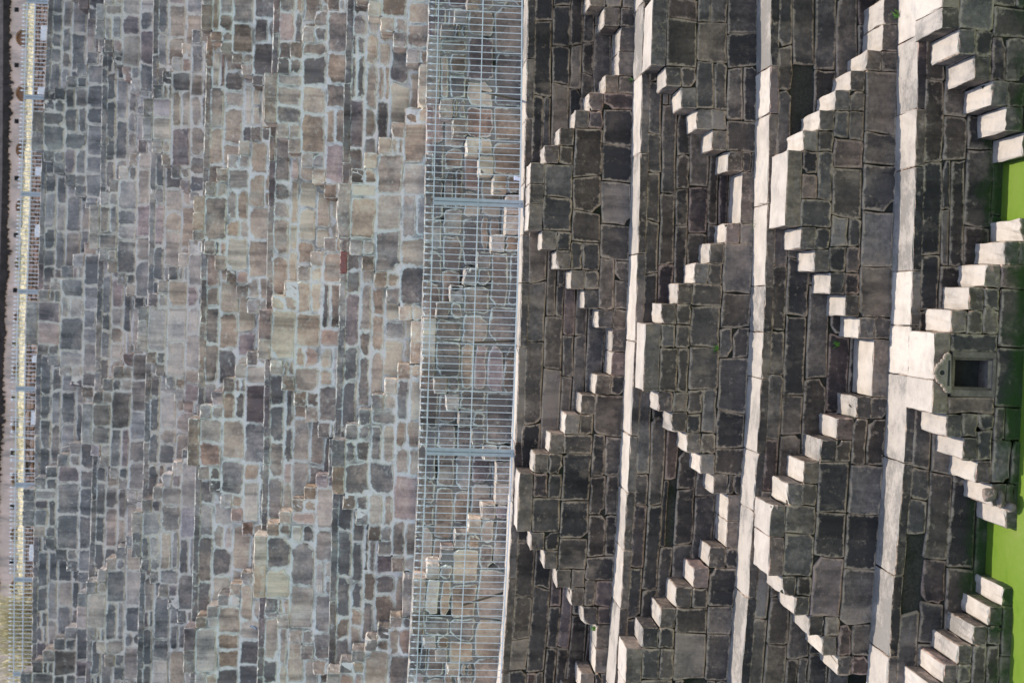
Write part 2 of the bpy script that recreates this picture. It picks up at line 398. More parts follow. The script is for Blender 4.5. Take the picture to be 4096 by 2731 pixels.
def fill(mb, X0, X1, zb, zt, Y, st, wr, split=.0, skip=None, vs=.35):
    """one course between the lines zb(X), zt(X); returns nothing, cuts it into irregular blocks"""
    if X1-X0 < .08: return
    cuts = [X0]; x = X0
    while True:
        x += random.uniform(*wr)
        if X1-x < wr[0]*.7: break
        cuts.append(x)
    cuts.append(X1)
    tl = [0]+[random.gauss(0, .02) for _ in cuts[1:-1]]+[0]
    kw = dict(g=st['g'], r=st['r'], jit=st['jit'], edge=st['edge'], pal=st['pal'], proud=st['proud'], brk=st.get('brk', 0))
    for i in range(len(cuts)-1):
        a, b = cuts[i], cuts[i+1]; ta, tb = tl[i], tl[i+1]
        if skip and skip(a, b, max(zt(a), zt(b))): continue
        q = [(a-ta, zb(a)), (b-tb, zb(b)), (b+tb, zt(b)), (a+ta, zt(a))]
        h = zt(a)-zb(a)
        if random.random() < split and h > .22:
            k = random.uniform(.35, .65)
            ml = q[0][0]*(1-k)+q[3][0]*k, q[0][1]*(1-k)+q[3][1]*k
            mr_ = q[1][0]*(1-k)+q[2][0]*k, q[1][1]*(1-k)+q[2][1]*k
            parts = [[q[0], q[1], mr_, ml], [ml, mr_, q[2], q[3]]]
        else: parts = [q]
        for p in parts:
            ww = p[1][0]-p[0][0]
            if ww > .75 and random.random() < vs*.5 and len(parts) > 1:
                k = random.uniform(.35, .65)
                mb_ = (p[0][0]*(1-k)+p[1][0]*k, p[0][1]*(1-k)+p[1][1]*k); mt = (p[3][0]*(1-k)+p[2][0]*k, p[3][1]*(1-k)+p[2][1]*k)
                for pp in ([p[0], mb_, mt, p[3]], [mb_, p[1], p[2], mt]): stone(mb, pp, Y, **kw)
            elif random.random() > st.get('miss', .006): stone(mb, p, Y, **kw)

def place_words(i, n):
    if i == 0: return "nearest photo's top edge"
    if i == n-1: return "nearest photo's bottom edge"
    if n == 3: return 'middle of three'
    return '%s from photo\'s top edge' % ['', 'second', 'third', 'fourth'][i]

LEDGE = [edge_line(t['edge'], t['R']) for t in T]
def half_w(Y): return P(2000, 0, Y)[0]+MARG, P(2000, 2731, Y)[0]-MARG
STAIRS = []
for ti, t in enumerate(T):
    nm = t['n']; F, R = t['F'], t['R']; st = style(nm); up = nm[0] == 'U'
    XR, XL = half_w(F)
    foot = LEDGE[ti+1] if ti+1 < len(T) else (lambda X: -.5)
    lands = []
    for (y0, y1, x) in t['land']:
        (xr, z), (xl, z2) = P(x, y0, F), P(x, y1, F); lands.append((xl, xr, (z+z2)/2))
    botts = []
    for (y0, y1, x) in t['bott']:
        (xr, z), (xl, z2) = P(x, y0, F), P(x, y1, F); botts.append((xl, xr, (z+z2)/2))
    lands.sort(); botts.sort()
    built = []
    for (xl, xr, z0) in lands:
        lb = [b for b in botts if b[1] < xl+.05]; rb = [b for b in botts if b[0] > xr-.05]
        L = (lb[-1][1], lb[-1][2]) if lb else None
        Rr = (rb[0][0], rb[0][2]) if rb else None
        if L is None: L = (xl-(Rr[0]-xr), Rr[1])
        if Rr is None: Rr = (xr+(xl-L[0]), L[1])
        if proj(L[0], F, z0)[1] < 40 or proj(Rr[0], F, z0)[1] > 2690: continue
        built.append((xl, xr, z0, L, Rr, rb[0] if rb else None))
    t['built'] = built
    wall_i = ti
    # ---- the tier's back wall and ledge
    root = thing('terrace_wall', '%s back wall of the %s' % ('recessed dark' if not up else 'recessed mortared', TIERNAME[nm]), 'terrace wall', 'terrace walls stepping down to the water', (0, R, foot(0)))
    root['kind'] = 'thing'
    mb = MB()
    zt = lambda X, f=LEDGE[ti]: f(X)-.13
    ztop = lambda X, f=LEDGE[ti]: f(X)
    def body_top(X):
        best = -9
        for (xl, xr, z0, L, Rr, _b) in built:
            if L[0] <= X <= Rr[0]:
                if X < xl: k = (xl-X)/(xl-L[0]); zb = L[1]
                elif X > xr: k = (X-xr)/(Rr[0]-xr); zb = Rr[1]
                else: k = 0; zb = z0
                best = max(best, z0+(zb-z0)*k-.35)
        return best
    def hid(a, b, z): return max(0, 1) and body_top(a) > z and body_top(b) > z and body_top((a+b)/2) > z
    def zf(X): return foot(X)-.02
    H = zt(0)-zf(0); hs = []
    acc = 0
    while acc < .98:
        hh = (random.uniform(.24, .42) if not up else random.uniform(.26, .56))/H; hs.append(hh); acc += hh
    hs = np.array(hs)/sum(hs); cum = np.concatenate(([0], np.cumsum(hs)))
    for k in range(len(hs)):
        a, b = 1-cum[k+1], 1-cum[k]
        f0 = lambda X, q=a: zf(X)+(zt(X)-zf(X))*q
        f1 = lambda X, q=b: zf(X)+(zt(X)-zf(X))*q
        sk = st
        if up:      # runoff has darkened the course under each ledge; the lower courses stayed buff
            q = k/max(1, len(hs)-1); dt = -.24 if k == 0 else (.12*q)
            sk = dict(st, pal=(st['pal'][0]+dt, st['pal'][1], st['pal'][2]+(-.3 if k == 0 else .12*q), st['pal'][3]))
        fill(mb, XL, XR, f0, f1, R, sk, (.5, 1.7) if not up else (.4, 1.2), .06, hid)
    mb.build('masonry', st['mats'], root)
    bk = MB(); n = 12
    xs = np.linspace(XL, XR, n+1)
    for i in range(n):
        poly_prism(bk, [(xs[i], zf(xs[i])-.3), (xs[i+1], zf(xs[i+1])-.3), (xs[i+1], zt(xs[i+1])+.02), (xs[i], zt(xs[i])+.02)], R+st['boff'], R+.6)
    bk.build('mortar', st['back'], root)
    # ledge slabs, back to the foot of the tier above
    back = T[ti-1]['F']+.06 if ti else R+1.0
    lg = MB(); x = XL
    while x < XR:
        b = min(XR+.4, x+random.uniform(.7, 1.9))
        for rx_, ry_ in REDS:
            rX = P(rx_, ry_, R)[0]
            if abs(proj(rX, R, ztop(rX)-.08)[0]-rx_) < 30:
                if x < rX-.3 < b: b = rX-.25
                elif abs(x-rX+.25) < .01: b = rX+.25
        block(lg, x+.003, b-.003, R-.012+random.gauss(0, .008), back, ztop((x+b)/2)-.16, ztop((x+b)/2), r=.024, jit=.007, nx=9, ny=4, nz=2,
              pal=(.55, .25, .4, .25) if not up else (.12, .14, .12, .15), chip=.5*(random.random() < .2), tz=(ztop(x)-ztop((x+b)/2)+random.gauss(0, .004), ztop(b)-ztop((x+b)/2)+random.gauss(0, .004)))
        x = b
    lg.build('ledge', st['mats'], root)
    reparent(root)
    # ---- the double staircases standing in front of it
    vis = [b for b in built]
    for si, (xl, xr, z0, L, Rr, rb) in enumerate(vis):
        order = len(vis)-1-si            # the photo's top edge is world right
        lab = 'zigzag staircase on the %s, %s' % (TIERNAME[nm], place_words(order, len(vis)))
        niche = nm == 'W4' and abs((xl+xr)/2) < 3 and xl < P(3740, 1500, F)[0] < xr
        if niche: lab = 'double staircase of dark stone rising from green water with a carved niche under its landing'
        sroot = thing('double_staircase', lab, 'staircase', 'double staircases zigzagging across the tiers', ((xl+xr)/2, F, foot((xl+xr)/2)))
        rl = (xl-L[0])/NS; rr = (Rr[0]-xr)/NS
        zL = [z0+(L[1]-z0)*k/(NS+1) for k in range(NS+2)]; zR = [z0+(Rr[1]-z0)*k/(NS+1) for k in range(NS+2)]
        ft = min(foot(xl), foot(xr), foot(L[0]), foot(Rr[0]))-.06
        zL.append(ft if up else foot(L[0])-.03); zR.append(ft if up else foot(Rr[0])-.03)
        def zl(k, X, zL=zL, zR=zR, a=xl, b=xr):
            u = min(1, max(0, (X-L[0])/(Rr[0]-L[0]))); return zL[k]*(1-u)+zR[k]*u
        mats = st['mats']
        # landing slabs
        lm = MB(); nl = random.choice((1, 2, 2, 3)); cu = np.linspace(xl, xr, nl+1)
        for i in range(1, nl): cu[i] += random.gauss(0, .07)
        for i in range(nl):
            block(lm, cu[i]+.004, cu[i+1]-.004, F-.012, R+.05, max(zl(1, xl), zl(1, xr)), z0+random.gauss(0, .006), pal=(.62, .15, st['pal'][2], .2) if not up else (.34, .22, st['pal'][2]-.15, .25), nx=6, ny=5, chip=.5*(random.random() < .2))
        lm.build('landing', mats, sroot)
        for side in (0, 1):
            for k in range(1, NS+1):
                sm = MB()
                if side == 0: a, b, zz, z1 = xl-k*rl, xl-(k-1)*rl, zL[k], zL[k+1]
                else: a, b, zz, z1 = xr+(k-1)*rr, xr+k*rr, zR[k], zR[k+1]
                if b < XL-.6 or a > XR+.6: continue
                jj = random.gauss(0, .012)
                block(sm, a+.004, b-.004, F-.010+random.gauss(0, .012), R+.05, z1+.002, zz+random.gauss(0, .008), pal=(.6, .18, st['pal'][2], .2) if not up else (.40, .26, st['pal'][2]-.12, .28), r=.026, jit=.008,
                      chip=.6 if random.random() < .25 else 0.0, skew=random.gauss(0, .015), tz=(random.gauss(0, .006), random.gauss(0, .006)))
                sm.build('step', mats, sroot)
        # front masonry
        bm_ = MB()
        XIl = lambda k: xl-(k-1)*rl if k <= NS else xl-NS*rl
        XIr = lambda k: xr+(k-1)*rr if k <= NS else xr+NS*rr
        wr = (.42, 1.0) if not up else (.40, 1.1)
        line = lambda k: (lambda X, k=k: zl(k, X))
        kw = dict(g=st['g'], r=st['r'], jit=st['jit'], edge=st['edge'], pal=st['pal'], proud=st['proud'], brk=st.get('brk', 0))
        if niche:
            ya, yb = P(3800, 1332, F)[0], P(3800, 1652, F)[0]      # region of the niche and its two upright slabs
            n0, n1 = P(3850, 1408, F)[0], P(3850, 1584, F)[0]
            zn0, zn1 = zl(4, 0)+.005, zl(1, 0)-.005
            stone(bm_, [(n0, zn0), (ya, zn0), (ya, zn1), (n0, zn1)], F, **kw)
            stone(bm_, [(yb, zn0), (n1, zn0), (n1, zn1), (yb, zn1)], F, **kw)
            for k in (2, 3):
                fill(bm_, XIl(k), yb, line(k+1), line(k), F, st, (.3, .6))
                fill(bm_, ya, XIr(k), line(k+1), line(k), F, st, (.3, .6))
            rows = [(4, 5), (6, 6)]
        else: rows = [(1, 2), (3, 4), (5, 6)]
        for a, b in rows:
            A0, A1 = XIl(a), XIr(a)
            if a == b: fill(bm_, A0, A1, line(a+1), line(a), F, st, wr, 0); continue
            x = A0
            # pairs of courses: some cells are one tall block, others two of unequal height
            fill(bm_, A0, A1, line(b+1), line(a), F, st, wr, .3, None, .4)
            fill(bm_, XIl(b), A0, line(b+1), line(b), F, st, wr, .15)
            fill(bm_, A1, XIr(b), line(b+1), line(b), F, st, wr, .15)
        bm_.build('stair_masonry', mats, sroot)
        # core behind the facing
        pts = []
        d = .03
        for k in range(NS, 0, -1): pts += [(xl-k*rl+d, zL[k]-d), (xl-(k-1)*rl+d, zL[k]-d)]
        pts += [(xl+d, z0-d), (xr-d, z0-d)]
        for k in range(1, NS+1): pts += [(xr+(k-1)*rr-d, zR[k]-d), (xr+k*rr-d, zR[k]-d)]
        pts += [(xr+NS*rr-d, min(zL[-1], zR[-1])-.2), (xl-NS*rl+d, min(zL[-1], zR[-1])-.2)]
        cm = MB(); poly_prism(cm, pts, F+(st['boff'] if not niche else .42), R+.03)
        cm.build('mortar', st['back'], sroot)
        if rb is not None and rb[0] < XR+.5:
            pm = MB(); ft2 = (foot(rb[0])-.05)
            nl = random.choice((1, 2)); cu = np.linspace(rb[0], rb[1], nl+1)
            for i in range(nl):
                block(pm, cu[i]+.004, cu[i+1]-.004, F-.012, R+.05, min(ft2, rb[2]-.05), rb[2], pal=(.6, .15, st['pal'][2], .2), nx=7, ny=5, chip=.5*(random.random() < .3))
            pm.build('low_platform', mats, sroot)
        reparent(sroot)
        STAIRS.append((nm, sroot))

# ---------------------------------------------------------------- water
wm = MB(); xs = np.linspace(-40, 40, 2)
wm.add([(-60, -6, 0), (60, -6, 0), (60, 21.4, 0), (-60, 21.4, 0)], [(0, 1, 2, 3)], (.5, 0, .5, 0))
wat = wm.build('water', WATER); wat['kind'] = 'structure'

#DETAILS
# ---------------------------------------------------------------- carved niche in the lowest staircase
YN = 20.13
def rect(x0, x1, y0, y1, Y):
    """picture rectangle -> X0, X1, Z0, Z1 on the plane Y"""
    a = P(x0, y1, Y); b = P(x1, y0, Y); return a[0], b[0], b[1], a[1]
SAND = stone_mat('carved_grey_sandstone', [(.07, .062, .055), (.15, .13, .115), (.26, .23, .2)], [(.09, .072, .058), (.18, .145, .112), (.28, .23, .18)], (.3, .26, .21), .5, .3)
HOLLOW_SHADE = plain('painted_hollow_shade', (.035, .03, .026), .95, .4, 5)  # near-black colour carries the shade inside the enclosed hollow
X0, X1, Z0, Z1 = rect(3803, 3985, 1409, 1583, YN)
x0, x1, z0, z1 = rect(3823, 3955, 1446, 1545, YN)
nroot = thing('carved_niche', 'small square shrine niche with carved crest set in the lowest stairs', 'niche', None, ((X0+X1)/2, YN, Z0))
fm = MB(); cs = (.5, .2, .4, 0); cl_ = (1, .9, .5, 0)
fm.box(X0, x0-.05, YN-.014, YN+.36, Z0, Z1, 0, cs); fm.box(x1+.05, X1, YN-.014, YN+.36, Z0, Z1, 0, cs)
fm.box(x0-.05, x1+.05, YN-.010, YN+.36, z1+.05, Z1, 0, cs); fm.box(x0-.05, x1+.05, YN-.022, YN+.36, Z0, z0-.06, 0, cs)
fm.build('frame', SAND, nroot)
inn = MB()
inn.box(x0-.05, x0-.012, YN+.03, YN+.36, z0-.06, z1+.05, 0, cs); inn.box(x1+.012, x1+.05, YN+.03, YN+.36, z0-.06, z1+.05, 0, cs)
inn.box(x0-.012, x1+.012, YN+.033, YN+.36, z1+.012, z1+.05, 0, cs)
inn.build('inner_frame', SAND, nroot)
bx = MB(); bx.box(x0-.06, x1+.06, YN+.36, YN+.41, z0-.07, z1+.06); bx.build('recess_back', HOLLOW_SHADE, nroot)
sm_ = MB(); sm_.box(x0-.012, x1+.012, YN+.01, YN+.36, z0-.06, z0, 0, (.75, .1, .2, 0)); sm_.build('sill', SAND, nroot)
# crest: scalloped outline, medallion ring, slot
crest = [(3801, 1418), (3790, 1417), (3781, 1421), (3777, 1428), (3776, 1437), (3767, 1443), (3765, 1452), (3757, 1456), (3749, 1461), (3746, 1470), (3741, 1478),
         (3736, 1490), (3741, 1503), (3746, 1511), (3749, 1521), (3757, 1526), (3765, 1530), (3767, 1540), (3776, 1546), (3778, 1556), (3784, 1562), (3793, 1564), (3801, 1561)]
cp = [P(x, y, YN-.03) for x, y in crest]
cr = MB(); poly_prism(cr, cp, YN-.075, YN-.008, 0, cl_)
for (x, y), (wx, wz) in list(zip(crest, cp))[1:-1]:
    n = 8; rr = .028
    v = [(wx+rr*math.cos(6.283*i/n), YN-.088, wz+rr*math.sin(6.283*i/n)) for i in range(n)]+[(wx+rr*1.2*math.cos(6.283*i/n), YN-.05, wz+rr*1.2*math.sin(6.283*i/n)) for i in range(n)]+[(wx, YN-.10, wz)]
    cr.add(v, [(i, (i+1) % n, n+(i+1) % n, n+i) for i in range(n)]+[(i, (i+1) % n, 2*n) for i in range(n)], cl_)
cro = cr.build('crest', SAND, nroot)
rg = MB(); cx, cz = P(3766, 1490, YN-.05)
for k in range(16):
    a, b = 6.283*k/16, 6.283*(k+1)/16
    rg.bar((cx+.052*math.cos(a), YN-.082, cz+.052*math.sin(a)), (cx+.052*math.cos(b), YN-.082, cz+.052*math.sin(b)), .014, 6, 0, cl_)
rg.build('medallion', SAND, cro)
sg = MB(); a = P(3789, 1440, YN); b = P(3789, 1542, YN)
sg.box(b[0], a[0], YN-.079, YN-.05, a[1]-.02, a[1]+.012, 0, (.05, 0, .4, 0)); sg.build('slot', HOLLOW_SHADE, cro)  # raised near-black bar stands for the shade in a carved slot
dk = MB(); n = 14; dk.add([(cx+.036*math.cos(6.283*i/n), YN-.078, cz+.036*math.sin(6.283*i/n)) for i in range(n)]+[(cx+.036*math.cos(6.283*i/n), YN-.07, cz+.036*math.sin(6.283*i/n)) for i in range(n)], [tuple(range(n)), tuple(range(n, 2*n))]+[(i, (i+1) % n, n+(i+1) % n, n+i) for i in range(n)], cs); dk.build('eye', HOLLOW_SHADE, cro)  # near-black disc stands for the shade within the ring
reparent(nroot)

# ---------------------------------------------------------------- railing on the long ledge
def fence(nm, label, Y, tip, top, mid, bot, sp, posts, r, panels, ext=1.4, braces=()):
    f_tip, f_top, f_mid, f_bot = [edge_line(q, Y) for q in (tip, top, mid, bot)]
    Xr, Xl = P(tip[0][0], 0, Y)[0], P(tip[0][0], 2731, Y)[0]
    root = thing(nm, label, 'railing', None, ((Xr+Xl)/2, Y, f_bot((Xr+Xl)/2)))
    px = sorted(P(1800 if Y < 35 else 100, y, Y)[0] for y in posts)
    for fn, rn, rr in ((f_top, 'top_rail', r*1.15), (f_mid, 'middle_rail', r*1.15), (f_bot, 'bottom_rail', r*1.6)):
        m = MB(); xs = np.linspace(Xl-ext, Xr+ext, 13)
        for a, b in zip(xs[:-1], xs[1:]):
            za, zb = fn(a), fn(b)
            v = [(x, Y+dy, z+dz) for x, z in ((a, za), (b, zb)) for dy, dz in ((-.014, -rr), (.014, -rr), (.014, rr), (-.014, rr))]
            m.add(v, [(0, 1, 5, 4), (1, 2, 6, 5), (2, 3, 7, 6), (3, 0, 4, 7)], (.5, 0, .3, 0))
        m.build(rn, STEEL, root)
    def picket(m, X, loose=0.0):
        zb, ztp = f_bot(X), f_tip(X); h = ztp-zb; dx = loose
        top_ = (X+dx, Y, ztp-.11)
        m.bar((X, Y, zb), top_, r, 6)
        m.bar((X+dx*.98, Y, ztp-.125), (X+dx, Y, ztp-.075), r*.9, 6, 0, (.5, 0, .3, 0), r*2.3)
        m.bar((X+dx, Y, ztp-.075), (X+dx*1.1, Y, ztp), r*2.3, 6, 0, (.5, 0, .3, 0), .002)
    n = 0; out = MB(); y = sp*.35
    seq = []
    while y < 2731: seq.append(y); y += sp
    inside = [P(tip[0][0], q, Y)[0] for q in seq]
    near_post = lambda X: any(abs(X-p) < .085 for p in px)
    step_x = abs(inside[0]-inside[1])
    pm = MB()
    for X in inside:
        if near_post(X): continue
        if panels: picket(pm, X, 0 if not (P(100, 1900, Y)[0] < X < P(100, 1570, Y)[0]) else random.gauss(0, .10)); continue
        m = MB(); picket(m, X, random.gauss(0, .006)); m.build('picket', STEEL, root)
    o = pm if panels else MB()
    X = Xr+step_x*.4
    while X < Xr+ext: picket(o, X); X += step_x
    X = Xl-step_x*.6
    while X > Xl-ext: picket(o, X); X -= step_x
    if panels: o.build('picket_panel', STEEL, root)
    else:
        q = o.build('picket_row', STEEL, root); q['kind'] = 'stuff'
    for p in px:
        m = MB(); zt_, zb = f_top(p)+.01, f_bot(p)-.07
        m.box(p-.073, p-.011, Y-.02, Y+.028, zb, zt_); m.box(p+.011, p+.073, Y-.02, Y+.028, zb, zt_); m.box(p-.012, p+.012, Y+.004, Y+.026, zb, zt_)
        ps = m.build('post', STEELD, root)
        m = MB(); m.box(p-.11, p+.11, Y-.06, Y+.08, zb-.012, zb+.004); m.build('foot_plate', STEELD, ps)
    for yb in braces:
        X = P(1900, yb, Y)[0]; m = MB()
        m.bar((X, Y+.02, f_mid(X)), (X+.02, Y+1.15, f_bot(X)-.06), .024, 5); m.build('brace', RUST, root)
    reparent(root)
    return root
fence('ledge_railing', 'long pale steel railing of spear-tipped pickets along the ledge between tan and dark tiers', 26.9,
      [(1717, 0), (1698, 713), (1671, 1843), (1633, 2731)], [(1755, 0), (1737, 713), (1705, 1843), (1665, 2731)], [(1933, 0), (1915, 713), (1880, 1843), (1834, 2731)],
      [(2089, 0), (2083, 713), (2048, 1843), (2002, 2731)], 27.2, (-195, 806, 1806, 2810), .0078, False, 1.4, (365, 1370, 2420))
fence('upper_railing', 'upper pale railing before the arched plaster parapet, its pickets bent in one bay', 43.0,
      [(88, 0), (72, 640), (41, 1500), (30, 2731)], [(110, 0), (87, 690), (66, 1416), (54, 2731)], [(142, 0), (124, 690), (100, 1416), (90, 2731)],
      [(330, 0), (310, 690), (280, 1500), (270, 2731)], 16.2, (4, 388, 776, 1166, 1554, 1938, 2317, 2694), .011, True, 1.6)

# ---------------------------------------------------------------- terrace behind the top, rubble wall, grass bank, arched parapet
top_z = LEDGE[0](0)
g = MB(); g.add([(-300, 42.9, top_z-.06), (300, 42.9, top_z-.06), (300, 700, top_z-.06), (-300, 700, top_z-.06)], [(0, 1, 2, 3)], (.5, 0, .5, 0))
EARTH = plain('dry_dusty_earth', (.26, .21, .15), .95, .25, 3)
go = g.build('ground', EARTH); go['kind'] = 'structure'
RUB = stone_mat('brown_rubble_stone', [(.24, .19, .16), (.42, .34, .28), (.6, .51, .44)], [(.3, .19, .12), (.5, .34, .24), (.66, .5, .38)], (.46, .38, .32), .6, .3)
RW = 44.0
rtop = edge_line([(138, 0), (123, 690), (100, 1300), (95, 1700), (97, 2731)], RW)
XR, XL = half_w(RW); XR += 1; XL -= 1
root = thing('rubble_wall', 'low brown rubble retaining wall with pale coping behind the upper railing', 'wall', None, (0, RW, top_z-.06)); root['kind'] = 'thing'
m = MB(); stR = dict(g=.012, r=.05, edge=.03, jit=.016, pal=(.5, .25, .5, .3), proud=.025, miss=.02)
k = 0; z0_ = lambda X: top_z-.05
while k < 7:
    fill(m, XL, XR, lambda X, k=k: z0_(X)+(rtop(X)-.06-z0_(X))*k/7, lambda X, k=k: z0_(X)+(rtop(X)-.06-z0_(X))*(k+1)/7, RW, stR, (.15, .5), .15); k += 1
m.build('rubble', RUB, root)
m = MB(); poly_prism(m, [(XL, top_z-.2), (XR, top_z-.2), (XR, rtop(XR)-.05), (0, rtop(0)-.05), (XL, rtop(XL)-.05)], RW+.035, RW+.4); m.build('mortar', plain('earthy_joint', (.13, .10, .075), .95, .3, 8), root)
m = MB(); x = XL
while x < XR:
    b = x+random.uniform(.5, 1.3); block(m, x, b-.01, RW-.03, RW+.4, rtop((x+b)/2)-.07, rtop((x+b)/2), nx=3, ny=2, nz=2, top=0, pal=(.8, .1, .5, .2)); x = b
m.build('coping', TREAD, root); reparent(root)
AY = 47.0
abase = edge_line([(108, 0), (100, 500), (76, 1000), (68, 1500), (66, 2000), (62, 2731)], AY)
NX, NYB = 160, 10
m = MB(); v = []; f = []
for j in range(NYB+1):
    for i in range(NX+1):
        X = XL+(XR-XL)*i/NX; u = j/NYB; Yb = RW+.35+(AY+.1-RW-.35)*u
        v.append((X, Yb, (rtop(X)-.03)*(1-u)+abase(X)*u+random.gauss(0, .03)*(0 < u < 1)))
f = [(j*(NX+1)+i, j*(NX+1)+i+1, (j+1)*(NX+1)+i+1, (j+1)*(NX+1)+i) for j in range(NYB) for i in range(NX)]
m.add(v, f, (.5, 0, .5, 0))
BANK = plain('dry_grass_bank', (.37, .31, .19), .95, .6, 4)
bo = m.build('bank', BANK); bo['kind'] = 'structure'
STRAW = plain('straw_coloured_grass', (.56, .48, .28), .9, .5, 6); GREENG = plain('fresh_green_grass', (.10, .22, .03), .8, .4, 20)
def blades(m, X, Y, Z, n, h, spread, wd=.012, lean=.4):
    for _ in range(n):
        a = random.uniform(0, 6.283); hh = h*random.uniform(.5, 1.1); l = random.uniform(0, lean)*hh
        bx_, by = X+random.gauss(0, spread), Y+random.gauss(0, spread*.6)
        c, s = math.cos(a), math.sin(a); c2, s2 = -s*wd, c*wd
        v = [(bx_-c2, by-s2, Z), (bx_+c2, by+s2, Z), (bx_+c*l*.4+c2*.8, by+s*l*.4+s2*.8, Z+hh*.6), (bx_+c*l*.4-c2*.8, by+s*l*.4-s2*.8, Z+hh*.6), (bx_+c*l, by+s*l, Z+hh)]
        m.add(v, [(0, 1, 2, 3), (3, 2, 4)], (.5, 0, .5, 0))
m = MB()
for _ in range(900):
    X = random.uniform(XL, XR); u = random.random(); Yb = RW+.4+(AY-.1-RW-.4)*u
    blades(m, X, Yb, (rtop(X)-.03)*(1-u)+abase(X)*u-.02, 5, random.uniform(.08, .22), .09, .011)
gs = m.build('dry_grass', STRAW); gs['kind'] = 'stuff'
m = MB()
for _ in range(170):
    y = random.triangular(2330, 2760, 2520); X = P(100, y, RW-.2)[0]
    zb = top_z-.05+random.uniform(0, 1.0); a = random.uniform(.5, 1.3)
    blades(m, X, RW-.25-random.random()*.3, zb, 6, a, .15, .012, .9)
tag(m.build('dry_bush', STRAW), 'straw-coloured dry bush spilling over the rubble wall behind the upper railing', 'bush')
WHITE = plain('white_board', (.78, .76, .74), .6, .06, 5)
for n_, (ya, yb, xa, xb) in enumerate([(103, 163, 163, 192), (350, 378, 152, 182), (668, 702, 142, 172), (900, 948, 140, 165), (1422, 1449, 130, 155), (1647, 1697, 124, 148), (2180, 2240, 117, 140)]):
    a0, a1, b0, b1 = rect(xa, xb, ya, yb, 43.62)
    m = MB(); block(m, a0, a1, 43.6, 43.64, top_z-.06, b1, r=.008, jit=.004, nx=3, ny=2, nz=3, top=0, skew=.06)
    tag(m.build('white_board', WHITE), ['white board at the rubble wall foot nearest the photo\'s top left corner', 'narrow white board just above the second post of the upper railing',
        'white board between the second and third posts of the upper railing', 'broad white board against rubble wall just above the first pointed arch', 'white board just below the stone block that hides the upper railing\'s middle',
        'tall white board behind the bent pickets of the upper railing', 'small white board at the rubble wall\'s foot near the dry bush'][n_], 'board', 'white boards at the foot of the rubble wall')
# parapet with blind arches
PLAST = NT('stained_pink_plaster')
_n1 = PLAST.noise((1, 1, 1), 1.3, 6, .65); _n2 = PLAST.noise((1, 1, .3), 3, 6, .7)
_c = PLAST.mix(PLAST.mr(_n1, .35, .65), (.74, .54, .46), (.52, .40, .34)); _c = PLAST.mix(PLAST.mr(_n2, .5, .66, 0, .8), _c, (.26, .22, .20))
PLAST = PLAST.fin(_c, .9, .15)
BRN = plain('brown_plaster', (.36, .22, .165), .9, .25, 4); BLK = plain('blackened_coping', (.035, .028, .028), .95, .5, 4)
HOLE_SHADE = plain('painted_hole_shade', (.012, .01, .009), .9, .2, 4)  # near-black colour paints the shade of small holes onto solid boxes
cop = edge_line([(36, 0), (32, 700), (14, 1400), (-6, 1900), (-30, 2731)], AY)
root = thing('arched_parapet', 'long stained pink plaster parapet with blind arches at the photo\'s left edge', 'parapet', None, (0, AY, abase(0))); root['kind'] = 'thing'
ays = [-70, 152, 373, 600, 828, 1055, 1268, 1482, 1707, 1916, 2138, 2350, 2565, 2790]
pl = MB(); BK = MB()
for i, ya in enumerate(ays):
    X = P(90, ya, AY)[0]; prevm = (ays[i-1]+ya)/2 if i else ya-111; nxt = (ays[i+1]+ya)/2 if i+1 < len(ays) else ya+111
    xr_, xl_ = P(90, prevm, AY)[0], P(90, nxt, AY)[0]
    if i == 0: xr_ += 1.5
    if i+1 == len(ays): xl_ -= 1.5
    zb = abase(X)-.35; ztp = cop(X)
    zarch = P(62 if ya < 700 else (56 if ya < 800 else max(38, 60-(ya-900)*.016)), ya, AY)[1]
    hw = .31; spr = zarch-.34; pointed = ya in (1055, 1268)
    arc = []
    for k in range(11):
        th = math.pi*(k/10)
        rr = hw*(1.04 if not pointed else 1)
        px_ = X-rr*math.cos(th); pz = spr+(.34*math.sin(th)**(1 if not pointed else 1.5))
        arc.append((px_, pz))
    pts = [(xl_, zb), (X-hw, zb)]+arc+[(X+hw, zb), (xr_, zb), (xr_, ztp), (xl_, ztp)]
    poly_prism(pl, pts, AY, AY+.2)
    if 0 < i < len(ays)-1:
        m = MB(); m.box(X-hw-.05, X+hw+.05, AY+.2, AY+.26, zb, zarch+.05); ar = m.build('arch_recess', BRN, root)
        m = MB(); m.box(X-.045, X+.045, AY+.185, AY+.22, spr-.06, spr+.05); m.build('peep_hole', HOLE_SHADE, ar)  # solid box just proud of the recess, coloured as hole shade
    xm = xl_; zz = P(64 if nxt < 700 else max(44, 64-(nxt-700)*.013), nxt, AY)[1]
    m = MB(); m.box(xm-.075, xm+.075, AY-.004, AY+.2, zz-.09, zz+.05); m.build('square_hole', HOLE_SHADE, root)  # solid box just proud of the plaster, coloured as hole shade
pl.build('plaster', PLAST, root)
cpb = MB(); v = []; f = []; N = 620
XR2, XL2 = half_w(AY); XR2 += 1; XL2 -= 1
for i in range(N+1):
    X = XL2+(XR2-XL2)*i/N; zc = cop(X)
    lo = zc+.04-.10*(1+math.sin(X*1.7)*math.sin(X*.6+1))*random.random()-abs(random.gauss(0, .05)); v += [(X, AY-.05, lo), (X, AY-.09, zc+.16), (X, AY+.1, zc+.40+random.gauss(0, .02)), (X, AY+.3, zc+.40), (X, AY+.3, zc-.1)]
for i in range(N):
    f += [(i*5+k, i*5+(k+1) % 5, i*5+5+(k+1) % 5, i*5+5+k) for k in range(5)]
cpb.add(v, f, (.5, 0, .5, 0)); cpb.build('coping', BLK, root)
reparent(root)

